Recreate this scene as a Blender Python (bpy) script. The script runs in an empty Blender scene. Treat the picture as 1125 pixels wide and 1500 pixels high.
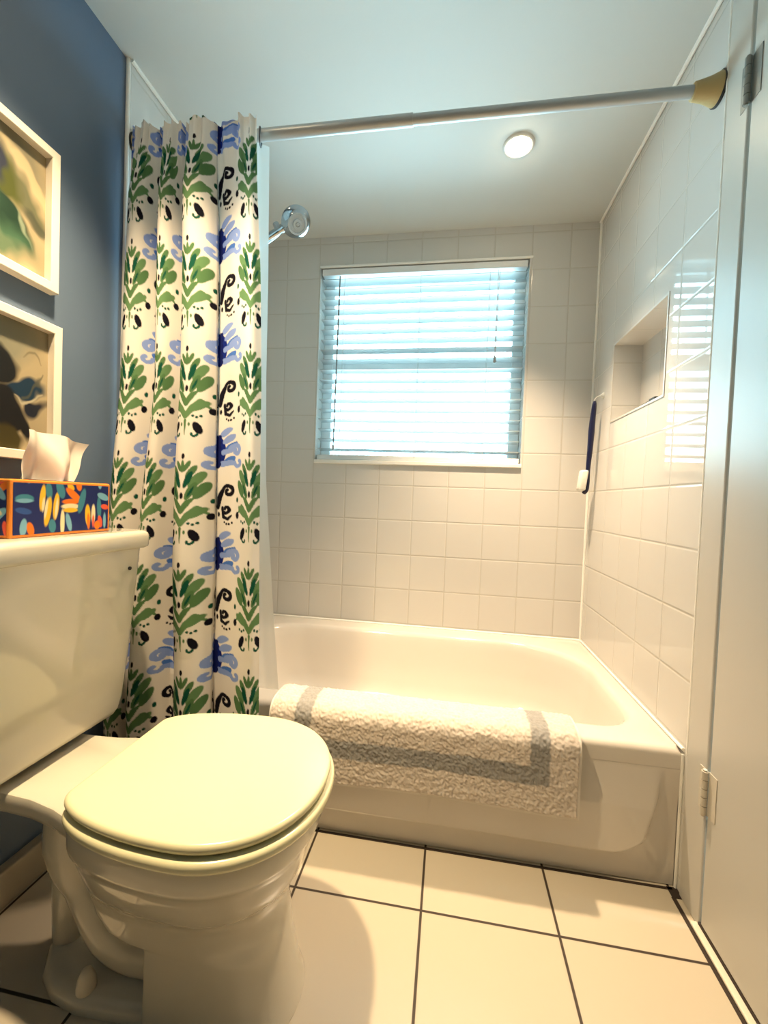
import bpy, bmesh, math, random
import numpy as np
from mathutils import Vector, Matrix, Euler
random.seed(4); rng = np.random.default_rng(7)
SC = bpy.context.scene; COL = SC.collection
PI = math.pi
L, W, H, ZT = 1.5917, .8497, 2.2108, .3551        # room half sizes: alcove length, tub depth, ceiling, tub rim

# ------------------------------------------------------------------ materials
def srgb(r, g, b):
    f = lambda c: (c/255/12.92) if c/255 <= .04045 else ((c/255+.055)/1.055)**2.4
    return (f(r), f(g), f(b), 1)
def new_mat(name):
    m = bpy.data.materials.new(name); m.use_nodes = True
    nt = m.node_tree; b = nt.nodes['Principled BSDF']
    return m, nt, b
def plain(name, col, rough=.5, metal=0, spec=.5, coat=0, bump=0, bscale=60):
    m, nt, b = new_mat(name)
    b.inputs['Base Color'].default_value = col if len(col) == 4 else (*col, 1)
    b.inputs['Roughness'].default_value = rough; b.inputs['Metallic'].default_value = metal
    b.inputs['Specular IOR Level'].default_value = spec; b.inputs['Coat Weight'].default_value = coat
    b.inputs['Coat Roughness'].default_value = .05
    if bump:
        tc = nt.nodes.new('ShaderNodeTexCoord'); n = nt.nodes.new('ShaderNodeTexNoise'); n.inputs['Scale'].default_value = bscale
        n.inputs['Detail'].default_value = 4
        bp = nt.nodes.new('ShaderNodeBump'); bp.inputs['Strength'].default_value = bump; bp.inputs['Distance'].default_value = .002
        nt.links.new(tc.outputs['Object'], n.inputs['Vector']); nt.links.new(n.outputs['Fac'], bp.inputs['Height']); nt.links.new(bp.outputs['Normal'], b.inputs['Normal'])
    return m
def math_node(nt, op, a, b=None, clamp=False):
    n = nt.nodes.new('ShaderNodeMath'); n.operation = op; n.use_clamp = clamp
    for i, v in enumerate((a, b)):
        if v is None: continue
        if isinstance(v, (int, float)): n.inputs[i].default_value = v
        else: nt.links.new(v, n.inputs[i])
    return n.outputs[0]
def tile_mat(name, ax1, ax2, p1, p2, pitch1, pitch2, grout, col, gcol, rough, wob=.15, bumpd=.0015, vary=.02):
    """square tiles with grout, laid on the two given axes"""
    m, nt, b = new_mat(name)
    tc = nt.nodes.new('ShaderNodeTexCoord'); sp = nt.nodes.new('ShaderNodeSeparateXYZ'); nt.links.new(tc.outputs['Object'], sp.inputs[0])
    def edge(ax, ph, pitch):
        v = math_node(nt, 'SUBTRACT', sp.outputs[ax], ph); v = math_node(nt, 'DIVIDE', v, pitch)
        fl = math_node(nt, 'FLOOR', v)
        f = math_node(nt, 'FRACT', v); f = math_node(nt, 'SUBTRACT', f, .5); f = math_node(nt, 'ABSOLUTE', f); f = math_node(nt, 'SUBTRACT', .5, f)
        return math_node(nt, 'MULTIPLY', f, pitch), fl
    d1, f1 = edge(ax1, p1, pitch1); d2, f2 = edge(ax2, p2, pitch2)
    d = math_node(nt, 'MINIMUM', d1, d2)
    mr = nt.nodes.new('ShaderNodeMapRange'); mr.interpolation_type = 'SMOOTHSTEP'
    mr.inputs['From Min'].default_value = grout*.35; mr.inputs['From Max'].default_value = grout*.65
    nt.links.new(d, mr.inputs['Value'])
    wn = nt.nodes.new('ShaderNodeTexWhiteNoise'); wn.noise_dimensions = '2D'; cb = nt.nodes.new('ShaderNodeCombineXYZ')
    nt.links.new(f1, cb.inputs[0]); nt.links.new(f2, cb.inputs[1]); nt.links.new(cb.outputs[0], wn.inputs['Vector'])
    nz = nt.nodes.new('ShaderNodeTexNoise'); nz.inputs['Scale'].default_value = 7; nt.links.new(tc.outputs['Object'], nz.inputs['Vector'])
    hs = nt.nodes.new('ShaderNodeHueSaturation'); hs.inputs['Color'].default_value = col
    vv = math_node(nt, 'MULTIPLY_ADD', wn.outputs['Value'], vary); nt.nodes[-1].inputs[2].default_value = 1-vary/2
    nt.links.new(vv, hs.inputs['Value'])
    mx = nt.nodes.new('ShaderNodeMix'); mx.data_type = 'RGBA'; nt.links.new(mr.outputs[0], mx.inputs['Factor'])
    mx.inputs['A'].default_value = gcol; nt.links.new(hs.outputs[0], mx.inputs['B']); nt.links.new(mx.outputs['Result'], b.inputs['Base Color'])
    rr = nt.nodes.new('ShaderNodeMapRange'); rr.inputs['To Min'].default_value = .6; rr.inputs['To Max'].default_value = rough
    nt.links.new(mr.outputs[0], rr.inputs['Value']); nt.links.new(rr.outputs[0], b.inputs['Roughness'])
    mr2 = nt.nodes.new('ShaderNodeMapRange'); mr2.interpolation_type = 'SMOOTHSTEP'; mr2.inputs['From Min'].default_value = 0; mr2.inputs['From Max'].default_value = grout*1.4
    nt.links.new(d, mr2.inputs['Value'])
    hh = math_node(nt, 'MULTIPLY_ADD', nz.outputs['Fac'], wob); nt.links.new(mr2.outputs[0], nt.nodes[-1].inputs[2])
    bp = nt.nodes.new('ShaderNodeBump'); bp.inputs['Strength'].default_value = .6; bp.inputs['Distance'].default_value = bumpd
    nt.links.new(hh, bp.inputs['Height']); nt.links.new(bp.outputs['Normal'], b.inputs['Normal'])
    return m
def attr_mat(name, rough=.8, trans=0, spec=.3, bump=0, bscale=900, sheen=0):
    m, nt, b = new_mat(name)
    at = nt.nodes.new('ShaderNodeAttribute'); at.attribute_name = 'print'
    nt.links.new(at.outputs['Color'], b.inputs['Base Color'])
    b.inputs['Roughness'].default_value = rough; b.inputs['Specular IOR Level'].default_value = spec
    b.inputs['Sheen Weight'].default_value = sheen
    if bump:
        tc = nt.nodes.new('ShaderNodeTexCoord'); n = nt.nodes.new('ShaderNodeTexNoise'); n.inputs['Scale'].default_value = bscale
        bp = nt.nodes.new('ShaderNodeBump'); bp.inputs['Strength'].default_value = bump; bp.inputs['Distance'].default_value = .001
        nt.links.new(tc.outputs['Object'], n.inputs['Vector']); nt.links.new(n.outputs['Fac'], bp.inputs['Height']); nt.links.new(bp.outputs['Normal'], b.inputs['Normal'])
    if trans:
        tr = nt.nodes.new('ShaderNodeBsdfTranslucent'); nt.links.new(at.outputs['Color'], tr.inputs['Color'])
        mx = nt.nodes.new('ShaderNodeMixShader'); mx.inputs[0].default_value = trans
        nt.links.new(b.outputs[0], mx.inputs[1]); nt.links.new(tr.outputs[0], mx.inputs[2]); nt.links.new(mx.outputs[0], nt.nodes['Material Output'].inputs[0])
    return m
def sheet_mat(name, col, trans, clear=0, rough=.6):
    m, nt, b = new_mat(name); b.inputs['Base Color'].default_value = col; b.inputs['Roughness'].default_value = rough
    tr = nt.nodes.new('ShaderNodeBsdfTranslucent'); tr.inputs['Color'].default_value = col
    mx = nt.nodes.new('ShaderNodeMixShader'); mx.inputs[0].default_value = trans
    nt.links.new(b.outputs[0], mx.inputs[1]); nt.links.new(tr.outputs[0], mx.inputs[2]); out = mx.outputs[0]
    if clear:
        tp = nt.nodes.new('ShaderNodeBsdfTransparent'); m2 = nt.nodes.new('ShaderNodeMixShader'); m2.inputs[0].default_value = clear
        nt.links.new(out, m2.inputs[1]); nt.links.new(tp.outputs[0], m2.inputs[2]); out = m2.outputs[0]
    nt.links.new(out, nt.nodes['Material Output'].inputs[0]); return m
def emit_mat(name, col, s):
    m, nt, b = new_mat(name); b.inputs['Base Color'].default_value = (.8, .8, .8, 1)
    b.inputs['Emission Color'].default_value = col; b.inputs['Emission Strength'].default_value = s; return m
def glass_mat(name):
    m, nt, b = new_mat(name); nt.nodes.remove(b)
    tp = nt.nodes.new('ShaderNodeBsdfTransparent'); tp.inputs[0].default_value = (.95, .99, .99, 1)
    gl = nt.nodes.new('ShaderNodeBsdfGlossy'); gl.inputs['Roughness'].default_value = .01
    fr = nt.nodes.new('ShaderNodeFresnel'); fr.inputs[0].default_value = 1.45
    mx = nt.nodes.new('ShaderNodeMixShader'); nt.links.new(fr.outputs[0], mx.inputs[0]); nt.links.new(tp.outputs[0], mx.inputs[1]); nt.links.new(gl.outputs[0], mx.inputs[2])
    nt.links.new(mx.outputs[0], nt.nodes['Material Output'].inputs[0]); return m

TILE = (.62, .61, .58, 1); GROUT = (.53, .51, .46, 1)
M = dict(
    tile_back=tile_mat('white_wall_tile_back', 0, 2, -.124, .8595, .165, .165, .004, TILE, GROUT, .12),
    tile_side=tile_mat('white_wall_tile_side', 1, 2, .1475, .8595, .163, .165, .004, TILE, GROUT, .03, wob=.05),
    floor=tile_mat('cream_floor_tile', 0, 1, -.6348, -.1832, .3082, .3082, .006, (.51, .455, .36, 1), (.030, .018, .010, 1), .28, wob=.05, bumpd=.001, vary=.05),
    ceiling=plain('ceiling_paint', (.64, .67, .66), .7, bump=.05, bscale=200),
    blue=plain('blue_wall_paint', (.095, .140, .215), .5, bump=.08, bscale=250),
    white=plain('white_paint', (.54, .525, .48), .35, bump=.05, bscale=30),
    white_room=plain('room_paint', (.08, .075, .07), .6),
    caulk=plain('white_caulk', (.88, .87, .82), .35),
    base=plain('baseboard_tile', (.40, .35, .26), .35),
    threshold=plain('threshold_stone', (.70, .66, .55), .4),
    gap=plain('dark_joint', (.03, .018, .012), .8),
    porcelain=plain('white_porcelain', (.63, .595, .50), .08, coat=.4),
    enamel=plain('bathtub_enamel', (.66, .62, .56), .12, coat=.3),
    seat=plain('seat_plastic', (.74, .70, .46), .22),
    vinyl=plain('window_vinyl', (.78, .80, .80), .35),
    slat=sheet_mat('blind_slat', (.49, .52, .52, 1), .12),
    rail=plain('blind_rail', (.80, .82, .82), .4),
    cord=plain('blind_cord', (.55, .55, .52), .7),
    wand=plain('clear_grey_wand', (.22, .24, .24), .3),
    glass=glass_mat('window_glass'),
    rod=plain('rod_metal', (.46, .48, .49), .38, metal=.35),
    flange=plain('flange_cream_plastic', (.50, .38, .17), .45, bump=.5, bscale=90),
    dark=plain('dark_rubber', (.02, .018, .016), .6),
    ring=plain('dark_steel_ring', (.10, .10, .11), .35, metal=.8),
    chrome=plain('chrome', (.42, .46, .49), .12, metal=1),
    sprayface=plain('spray_face', (.40, .44, .46), .3),
    hinge=plain('dull_steel_hinge', (.30, .31, .29), .45, metal=.5),
    hinge_p=plain('painted_hinge', (.58, .54, .46), .45),
    bulb=emit_mat('bulb_glow', (1, .80, .52, 1), 40),
    trimring=plain('downlight_trim', (.75, .72, .66), .3),
    frame=plain('frame_white', (.74, .69, .60), .4),
    art=attr_mat('painted_paper', .6),
    print=attr_mat('box_print', .35, spec=.4),
    curtain=attr_mat('printed_cotton', .85, trans=.18, spec=.1, bump=.15),
    liner=sheet_mat('white_liner', (.88, .89, .86, 1), .35, .25),
    orange=plain('orange_card', (.85, .26, .03), .4),
    tissue=sheet_mat('tissue_paper', (.90, .83, .74, 1), .4),
    rug=attr_mat('cotton_pile', .95, spec=.05, bump=.3, bscale=420, sheen=.2),
    navy=plain('navy_plastic', (.008, .010, .05), .35),
    bristle=plain('white_bristle', (.82, .80, .72), .8, bump=.6, bscale=400),
    cap=plain('bolt_cap_plastic', (.78, .70, .56), .3),
)

# ------------------------------------------------------------------ object helpers
def world_off(o):
    v = Vector((0, 0, 0))
    while o is not None: v += o.location; o = o.parent
    return v
def link(name, me, mat, parent=None, smooth=None):
    o = bpy.data.objects.new(name, me); COL.objects.link(o)
    for m in (mat if isinstance(mat, (list, tuple)) else [mat]): me.materials.append(m)
    if parent is not None:
        me.transform(Matrix.Translation(-world_off(parent))); o.parent = parent
    if smooth is not None:
        me.polygons.foreach_set('use_smooth', [True]*len(me.polygons))
        if smooth < 180:
            bm = bmesh.new(); bm.from_mesh(me)
            for e in bm.edges:
                if len(e.link_faces) == 2 and e.calc_face_angle(0) > math.radians(smooth): e.smooth = False
            bm.to_mesh(me); bm.free()
    return o
def obj(name, bm, mat, parent=None, smooth=None):
    bmesh.ops.recalc_face_normals(bm, faces=bm.faces)
    me = bpy.data.meshes.new(name); bm.to_mesh(me); bm.free()
    return link(name, me, mat, parent, smooth)
def tag(o, label, cat, group=None):
    o['label'] = label; o['category'] = cat
    if group: o['group'] = group
    return o
def rebase(o, loc):
    """move a single-mesh thing's origin to loc"""
    o.data.transform(Matrix.Translation(-Vector(loc))); o.location = loc; return o
def thing(name, label, cat, loc, group=None):
    o = bpy.data.objects.new(name, None); o.empty_display_size = .1; COL.objects.link(o); o.location = loc
    return tag(o, label, cat, group)
def struct(name, bm, mat, parent=None, smooth=None):
    o = obj(name, bm, mat, parent, smooth)
    o['kind'] = 'structure'
    return o
def B(): return bmesh.new()
def box(bm, x0, x1, y0, y1, z0, z1, bev=0, seg=2):
    r = bmesh.ops.create_cube(bm, size=1)
    vs = r['verts']
    for v in vs:
        v.co = Vector((x0 if v.co.x < 0 else x1, y0 if v.co.y < 0 else y1, z0 if v.co.z < 0 else z1))
    if bev:
        es = list({e for v in vs for e in v.link_edges})
        bmesh.ops.bevel(bm, geom=es, offset=bev, segments=seg, affect='EDGES', profile=.5)
    return bm
def loft(bm, rings, cap0=True, cap1=True, closed=True):
    vr = [[bm.verts.new(p) for p in r] for r in rings]; n = len(rings[0])
    for a, b in zip(vr, vr[1:]):
        for i in range(n if closed else n-1):
            j = (i+1) % n; bm.faces.new((a[i], a[j], b[j], b[i]))
    if cap0: bm.faces.new(vr[0][::-1])
    if cap1: bm.faces.new(vr[-1])
    return vr
def frame_for(d):
    d = d.normalized(); a = Vector((0, 0, 1)) if abs(d.z) < .9 else Vector((1, 0, 0))
    s = d.cross(a).normalized(); return s, s.cross(d).normalized()
def tube(bm, pts, rad, n=16, cap=True):
    pts = [Vector(p) for p in pts]; rad = rad if isinstance(rad, (list, tuple)) else [rad]*len(pts)
    rings = []; s = None
    for i, p in enumerate(pts):
        d = (pts[min(i+1, len(pts)-1)]-pts[max(i-1, 0)])
        if s is None: s, t = frame_for(d)
        else:
            d.normalize(); s = (s-d*s.dot(d)).normalized(); t = s.cross(d).normalized()
        rings.append([p+(s*math.cos(2*PI*k/n)+t*math.sin(2*PI*k/n))*rad[i] for k in range(n)])
    loft(bm, rings, cap, cap); return bm
def lathe(bm, origin, axis, prof, n=40):
    """prof: (distance along axis, radius)"""
    o = Vector(origin); d = Vector(axis).normalized(); s, t = frame_for(d)
    rings = [[o+d*h+(s*math.cos(2*PI*k/n)+t*math.sin(2*PI*k/n))*max(r, 1e-4) for k in range(n)] for h, r in prof]
    loft(bm, rings); return bm
def catmull(pts, n=10):
    pts = [np.array(p, float) for p in pts]; P = [2*pts[0]-pts[1]]+pts+[2*pts[-1]-pts[-2]]; out = []
    for i in range(1, len(P)-2):
        for k in range(n):
            t = k/n; a, b, c, d = P[i-1:i+3]
            out.append(.5*((2*b)+(-a+c)*t+(2*a-5*b+4*c-d)*t*t+(-a+3*b-3*c+d)*t**3))
    out.append(P[-2]); return out
def grid_mesh(name, X, Y, Z, color=None):
    """regular sheet from three 2-D arrays, optional print colour per point"""
    h, w = X.shape; me = bpy.data.meshes.new(name)
    me.vertices.add(h*w); me.vertices.foreach_set('co', np.stack([X, Y, Z], -1).astype(np.float32).ravel())
    i = np.arange(h*w).reshape(h, w); q = np.stack([i[:-1, :-1], i[:-1, 1:], i[1:, 1:], i[1:, :-1]], -1).reshape(-1, 4)
    me.loops.add(q.size); me.loops.foreach_set('vertex_index', q.ravel().astype(np.int32))
    me.polygons.add(len(q)); me.polygons.foreach_set('loop_start', np.arange(0, q.size, 4, dtype=np.int32))
    me.polygons.foreach_set('use_smooth', np.ones(len(q), bool))
    me.update(calc_edges=True)
    if color is not None:
        at = me.color_attributes.new('print', 'FLOAT_COLOR', 'POINT')
        c = np.ones((h*w, 4), np.float32); c[:, :3] = color.reshape(-1, 3); at.data.foreach_set('color', c.ravel())
    return me

# ------------------------------------------------------------------ 2-D print helpers (metres on the cloth / paper)
def lin(r, g, b): return np.array(srgb(r, g, b)[:3])
def paint(img, mask, col): img += (np.asarray(col)-img)*np.clip(mask, 0, 1)[..., None]
def ell(U, V, cu, cv, a, b, ang=0, soft=.0012):
    c, s = math.cos(ang), math.sin(ang); x = (U-cu)*c+(V-cv)*s; y = -(U-cu)*s+(V-cv)*c
    r = np.sqrt((x/a)**2+(y/b)**2)
    return np.clip((1-r)*min(a, b)/soft+.5, 0, 1)
def stroke(U, V, pts, w, soft=.0012):
    w = w if isinstance(w, (list, tuple)) else [w]*len(pts); out = np.zeros_like(U)
    for (p, q, w0, w1) in zip(pts, pts[1:], w, w[1:]):
        dx, dy = q[0]-p[0], q[1]-p[1]; l2 = dx*dx+dy*dy+1e-12
        t = np.clip(((U-p[0])*dx+(V-p[1])*dy)/l2, 0, 1)
        d = np.hypot(U-p[0]-t*dx, V-p[1]-t*dy); out = np.maximum(out, np.clip((w0+(w1-w0)*t-d)/soft+.5, 0, 1))
    return out
def spiral(cx, cy, r0, r1, a0, a1, n=14): return [(cx+(r0+(r1-r0)*k/n)*math.cos(a0+(a1-a0)*k/n), cy+(r0+(r1-r0)*k/n)*math.sin(a0+(a1-a0)*k/n)) for k in range(n+1)]
def noise2(h, w, cells, seed):
    r = np.random.default_rng(seed); g = r.random((cells+2, cells+2)); yy = np.linspace(0, cells, h, endpoint=False); xx = np.linspace(0, cells, w, endpoint=False)
    y0 = yy.astype(int); x0 = xx.astype(int); fy = (yy-y0)[:, None]; fx = (xx-x0)[None]; fy = fy*fy*(3-2*fy); fx = fx*fx*(3-2*fx)
    a = g[np.ix_(y0, x0)]; b = g[np.ix_(y0, x0+1)]; c = g[np.ix_(y0+1, x0)]; d = g[np.ix_(y0+1, x0+1)]
    return (a*(1-fx)+b*fx)*(1-fy)+(c*(1-fx)+d*fx)*fy

# ================================================================== SETTING
CY0, CY1 = -2.05, W           # room runs from behind the camera to the window wall
bm = B(); box(bm, -L-.1, .12, CY0-.1, W+.14, -.08, 0); o = struct('floor', bm, M['floor'])
bm = B(); box(bm, -L-.1, .12, CY0-.1, W+.14, H, H+.08); struct('ceiling', bm, M['ceiling'])
bm = B(); box(bm, -L-.1, -L, CY0, -.018, 0, H); struct('wall_left', bm, M['blue'])
bm = B(); box(bm, -L-.1, -L+.008, -.018, W, 0, H); struct('wall_alcove_left', bm, M['tile_side'])
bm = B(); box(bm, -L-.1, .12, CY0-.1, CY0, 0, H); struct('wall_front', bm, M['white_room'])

# window wall with its opening
WX0, WX1, WZ0, WZ1 = -1.272, -.298, 1.127, 2.066
bm = B()
box(bm, -L-.1, WX0, W, W+.14, 0, H); box(bm, WX1, .12, W, W+.14, 0, H)
box(bm, WX0, WX1, W, W+.14, 0, WZ0); box(bm, WX0, WX1, W, W+.14, WZ1, H)
bmesh.ops.remove_doubles(bm, verts=bm.verts, dist=1e-5)
struct('wall_back', bm, M['tile_back'])

# right alcove wall with a recessed niche
NY0, NY1, NZ0, NZ1, ND = .215, .620, 1.297, 1.588, .10
bm = B(); ya, yb = -.018, W
box(bm, 0, .12, ya, NY0, 0, H); box(bm, 0, .12, NY1, yb, 0, H); box(bm, 0, .12, NY0, NY1, 0, NZ0); box(bm, 0, .12, NY0, NY1, NZ1, H); box(bm, ND, .12, NY0, NY1, NZ0, NZ1)
struct('wall_alcove_right', bm, M['tile_side'])
bm = B(); e = .007                                     # thin bullnose frame round the niche mouth
for (a, b_, c, d) in ((NY0-e, NY1+e, NZ1, NZ1+e), (NY0-e, NY1+e, NZ0-e, NZ0), (NY0-e, NY0, NZ0, NZ1), (NY1, NY1+e, NZ0, NZ1)):
    box(bm, -.002, .0, a, b_, c, d)
struct('trim_3', bm, M['white'])

# right wall in front of the alcove: casing, door, wall beyond
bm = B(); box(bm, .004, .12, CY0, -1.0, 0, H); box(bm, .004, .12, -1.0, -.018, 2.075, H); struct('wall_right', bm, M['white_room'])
bm = B(); box(bm, -.004, .10, -.100, -.018, 0, H, .004); box(bm, -.004, .10, -1.0, -.915, 0, H, .004); box(bm, -.004, .10, -.915, -.1, 2.068, 2.13, .004)
struct('trim_4', bm, M['white'])
bm = B(); box(bm, -.002, .045, -.910, -.106, .014, 2.062, .003)
door = struct('door_1', bm, M['white'])
bm = B(); box(bm, -.018, .10, -.915, -.092, 0, .008, .003); struct('trim_5', bm, M['threshold'])
bm = B(); box(bm, -.026, -.018, -.95, -.03, 0, .0012); box(bm, -.004, .006, -.915, -.10, .008, .0135); box(bm, -L+.03, -.012, -.009, -.002, 0, .0015); box(bm, -.024, .0, -.032, .0, 0, .0015)
struct('trim_6', bm, M['gap'])
# hinges, parts of the door
def hinge(zc, mat, name):
    bm = B(); x, y = -.010, -.103
    for k in range(5):
        z0 = zc-.05+k*.02
        lathe(bm, (x, y, z0+.0008), (0, 0, 1), [(0, .0062), (0, .0068), (.0184, .0068), (.0184, .0062)], 14)
    tube(bm, [(x, y, zc-.053), (x, y, zc+.053)], .0045, 10)
    box(bm, -.0055, -.0035, -.100, -.076, zc-.05, zc+.05)
    box(bm, -.0036, -.0018, -.135, -.106, zc-.05, zc+.05)
    for k in (-.034, 0, .034):
        lathe(bm, (-.0055, -.088, zc+k), (-1, 0, 0), [(0, .0042), (.0016, .0036), (.002, .001)], 12)
    return obj(name, bm, mat, door, 40)
hinge(1.892, M['hinge'], 'hinge')['label'] = 'dull grey steel upper hinge'
hinge(.318, M['hinge_p'], 'hinge')['label'] = 'lower hinge painted over in white'

# caulk beads and trims
bm = B(); tube(bm, [(-.006, -.018, H-.004), (-.006, W, H-.004)], .006, 8); tube(bm, [(-L+.014, -.018, H-.004), (-L+.014, W, H-.004)], .006, 8); struct('trim_1', bm, M['caulk'])
bm = B(); tube(bm, [(-.003, W-.003, ZT), (-.003, W-.003, H)], .006, 8); tube(bm, [(-L+.012, W-.003, ZT), (-L+.012, W-.003, H)], .006, 8)
tube(bm, [(-.001, -.016, ZT), (-.001, -.016, H)], .004, 8); tube(bm, [(-.003, 0, 0), (-.003, 0, .345)], .004, 8)
tube(bm, [(-L+.004, -.019, .1), (-L+.004, -.019, H)], .006, 8)
tube(bm, [(-L+.012, W-.003, ZT+.002), (-.004, W-.003, ZT+.002)], .005, 8); tube(bm, [(-.003, .0, ZT+.002), (-.003, W, ZT+.002)], .004, 8)
struct('trim_2', bm, M['caulk'])
bm = B(); box(bm, -L, -L+.028, CY0, -.03, 0, .085, .004); struct('baseboard_left', bm, M['base'])

# window: vinyl frame, two sashes, glass, sill
bm = B(); y0, y1 = W+.085, W+.13
for (a, b_, c, d) in ((WX0, WX0+.05, WZ0, WZ1), (WX1-.05, WX1, WZ0, WZ1), (WX0+.05, WX1-.05, WZ0, WZ0+.05), (WX0+.05, WX1-.05, WZ1-.05, WZ1)): box(bm, a, b_, y0, y1, c, d, .004)
win = struct('window_1', bm, M['vinyl'])
zm = 1.618
bm = B(); box(bm, WX0+.05, WX1-.05, y0+.004, y1-.006, zm-.024, zm+.024, .004); obj('meeting_rail', bm, M['vinyl'], win)
bm = B(); box(bm, WX0+.05, WX1-.05, y0+.018, y0+.022, WZ0+.05, zm-.024); obj('pane', bm, M['glass'], win)
bm = B(); box(bm, WX0+.05, WX1-.05, y0+.026, y0+.030, zm+.024, WZ1-.05); obj('pane', bm, M['glass'], win)
bm = B(); box(bm, WX0-.002, WX1+.002, W-.012, W+.085, WZ0-.004, WZ0+.014, .003)
obj('window_sill', bm, M['caulk'], win)
bm = B(); box(bm, WX0-.003, WX1+.014, W-.006, W, WZ1-.002, WZ1+.008, .002); obj('window_head_trim', bm, M['caulk'], win)

# ================================================================== BLIND
bl = thing('window_blind', 'white horizontal slatted blind hanging in the bathroom window', 'blind', ((WX0+WX1)/2, W+.03, WZ1-.002))
bx0, bx1 = WX0+.006, WX1-.006; yc = W+.030
bm = B(); box(bm, bx0, bx1, W+.004, W+.058, WZ1-.034, WZ1-.004, .003); obj('head_rail', bm, M['rail'], bl)
bm = B(); nsl = 18; ztop, zbot = WZ1-.058, WZ0+.066; tilt = math.radians(-8)
for k in range(nsl):
    z = ztop+(zbot-ztop)*k/(nsl-1); top = []; bot = []
    for j in range(7):
        t = -1+j/3; d = .025*t; c = .003*(1-t*t)
        top.append((d*math.cos(tilt), d*math.sin(tilt)+c+.0012)); bot.append((d*math.cos(tilt), d*math.sin(tilt)+c-.0012))
    sec = top+bot[::-1]
    loft(bm, [[(x, yc+a, z+b_) for a, b_ in sec] for x in (bx0+.002, bx1-.002)])
obj('slats', bm, M['slat'], bl, 50)
bm = B(); box(bm, bx0, bx1, W+.008, W+.052, WZ0+.016, WZ0+.040, .004); obj('bottom_rail', bm, M['rail'], bl)
bm = B()
for x in (WX0+.12, (WX0+WX1)/2, WX1-.17):
    for y in (W+.0035, W+.0565): tube(bm, [(x, y, WZ0+.03), (x, y, WZ1-.04)], .0009, 6)
obj('ladder_cord', bm, M['cord'], bl)
bm = B(); wx = WX0+.098; tube(bm, [(wx, W-.004, WZ1-.045), (wx-.004, W-.012, WZ0+.085)], .0036, 8); lathe(bm, (wx-.004, W-.012, WZ0+.085), (0, 0, -1), [(0, .004), (.004, .0055), (.02, .005), (.024, .002)], 10)
obj('tilt_wand', bm, M['wand'], bl, 40)
bm = B(); cx = WX1-.135; tube(bm, [(cx, W-.003, WZ1-.045), (cx-.002, W-.008, WZ1-.44)], .0016, 6); tube(bm, [(cx+.006, W-.003, WZ1-.045), (cx, W-.008, WZ1-.44)], .0012, 6)
pc = obj('lift_cord', bm, M['cord'], bl)
bm = B(); lathe(bm, (cx-.001, W-.008, WZ1-.435), (0, 0, -1), [(0, .003), (.006, .005), (.03, .007), (.034, .003)], 12); obj('tassel', bm, M['wand'], pc, 40)

# ================================================================== BATHTUB
tub = thing('bathtub', 'long white alcove bathtub with a panelled apron under the window', 'bathtub', (-.79, .42, 0))
TX0, TX1, TY0, TY1 = -L+.010, -.003, 0.0, W-.002
def rrect(x0, x1, y0, y1, r):         # radii order: back-right, back-left, front-left, front-right ; angles from centre
    pts = []
    for (cx, cy, rx, a0) in ((x1-r[0], y1-r[0]*.9, r[0], 0), (x0+r[1], y1-r[1], r[1], PI/2), (x0+r[2], y0+r[2], r[2], PI), (x1-r[3], y0+r[3], r[3], 1.5*PI)):
        for k in range(33):
            a = a0+PI/2*k/32; pts.append((cx+rx*math.cos(a), cy+rx*(.9 if a0 == 0 else 1)*math.sin(a)))
    pts.append(pts[0]); out = []
    for a, b in zip(pts, pts[1:]):
        k = max(1, int(math.hypot(b[0]-a[0], b[1]-a[1])/.01)); out += [(a[0]+(b[0]-a[0])*i/k, a[1]+(b[1]-a[1])*i/k) for i in range(k)]
    return np.array(out)
CX, CYt = -.78, .42
angs = np.sort(np.concatenate([np.linspace(-PI, PI, 240, endpoint=False), [math.atan2(b_-CYt, a-CX) for a in (TX0, TX1) for b_ in (TY0, TY1)]]))
def ring_from(poly, z):
    a = np.arctan2(poly[:, 1]-CYt, poly[:, 0]-CX); r = np.hypot(poly[:, 1]-CYt, poly[:, 0]-CX); o = np.argsort(a); a, r = a[o], r[o]
    a = np.concatenate([a[-3:]-2*PI, a, a[:3]+2*PI]); r = np.concatenate([r[-3:], r, r[:3]])
    R = np.interp(angs, a, r); return [(CX+R[i]*math.cos(t), CYt+R[i]*math.sin(t), z) for i, t in enumerate(angs)]
def rect_ring(x0, x1, y0, y1, z):
    out = []
    for t in angs:
        c, s = math.cos(t), math.sin(t)
        k = min((x1-CX)/c if c > 1e-9 else ((x0-CX)/c if c < -1e-9 else 1e9), (y1-CYt)/s if s > 1e-9 else ((y0-CYt)/s if s < -1e-9 else 1e9))
        out.append((CX+c*k, CYt+s*k, z))
    return out
rings = []
rings.append(rect_ring(TX0, TX1, TY0+.0, TY1, ZT-.05))
for k in range(6):
    a = PI/2*k/5; i = .018*(1-math.cos(a)); rings.append(rect_ring(TX0, TX1-.3*i, TY0+i, TY1, ZT-.018+.018*math.sin(a)))
BX0, BX1, BY0, BY1 = -1.47, -.058, .088, .752; RR = [.30, .22, .14, .12]
def basin(inset, z): return ring_from(rrect(BX0+inset*1.5, BX1-inset, BY0+inset, BY1-inset, [max(.05, r-inset*.6) for r in RR]), z)
for i, z in ((-.012, ZT), (-.004, ZT-.0015), (.004, ZT-.007), (.010, ZT-.018), (.018, ZT-.05), (.032, ZT-.13), (.05, ZT-.21), (.075, ZT-.26), (.12, ZT-.287), (.2, ZT-.295)): rings.append(basin(i, z))
bm = B(); loft(bm, rings, False, True); bmesh.ops.triangulate(bm, faces=[f for f in bm.faces if len(f.verts) > 4])
obj('basin', bm, M['enamel'], tub, 50)
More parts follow.
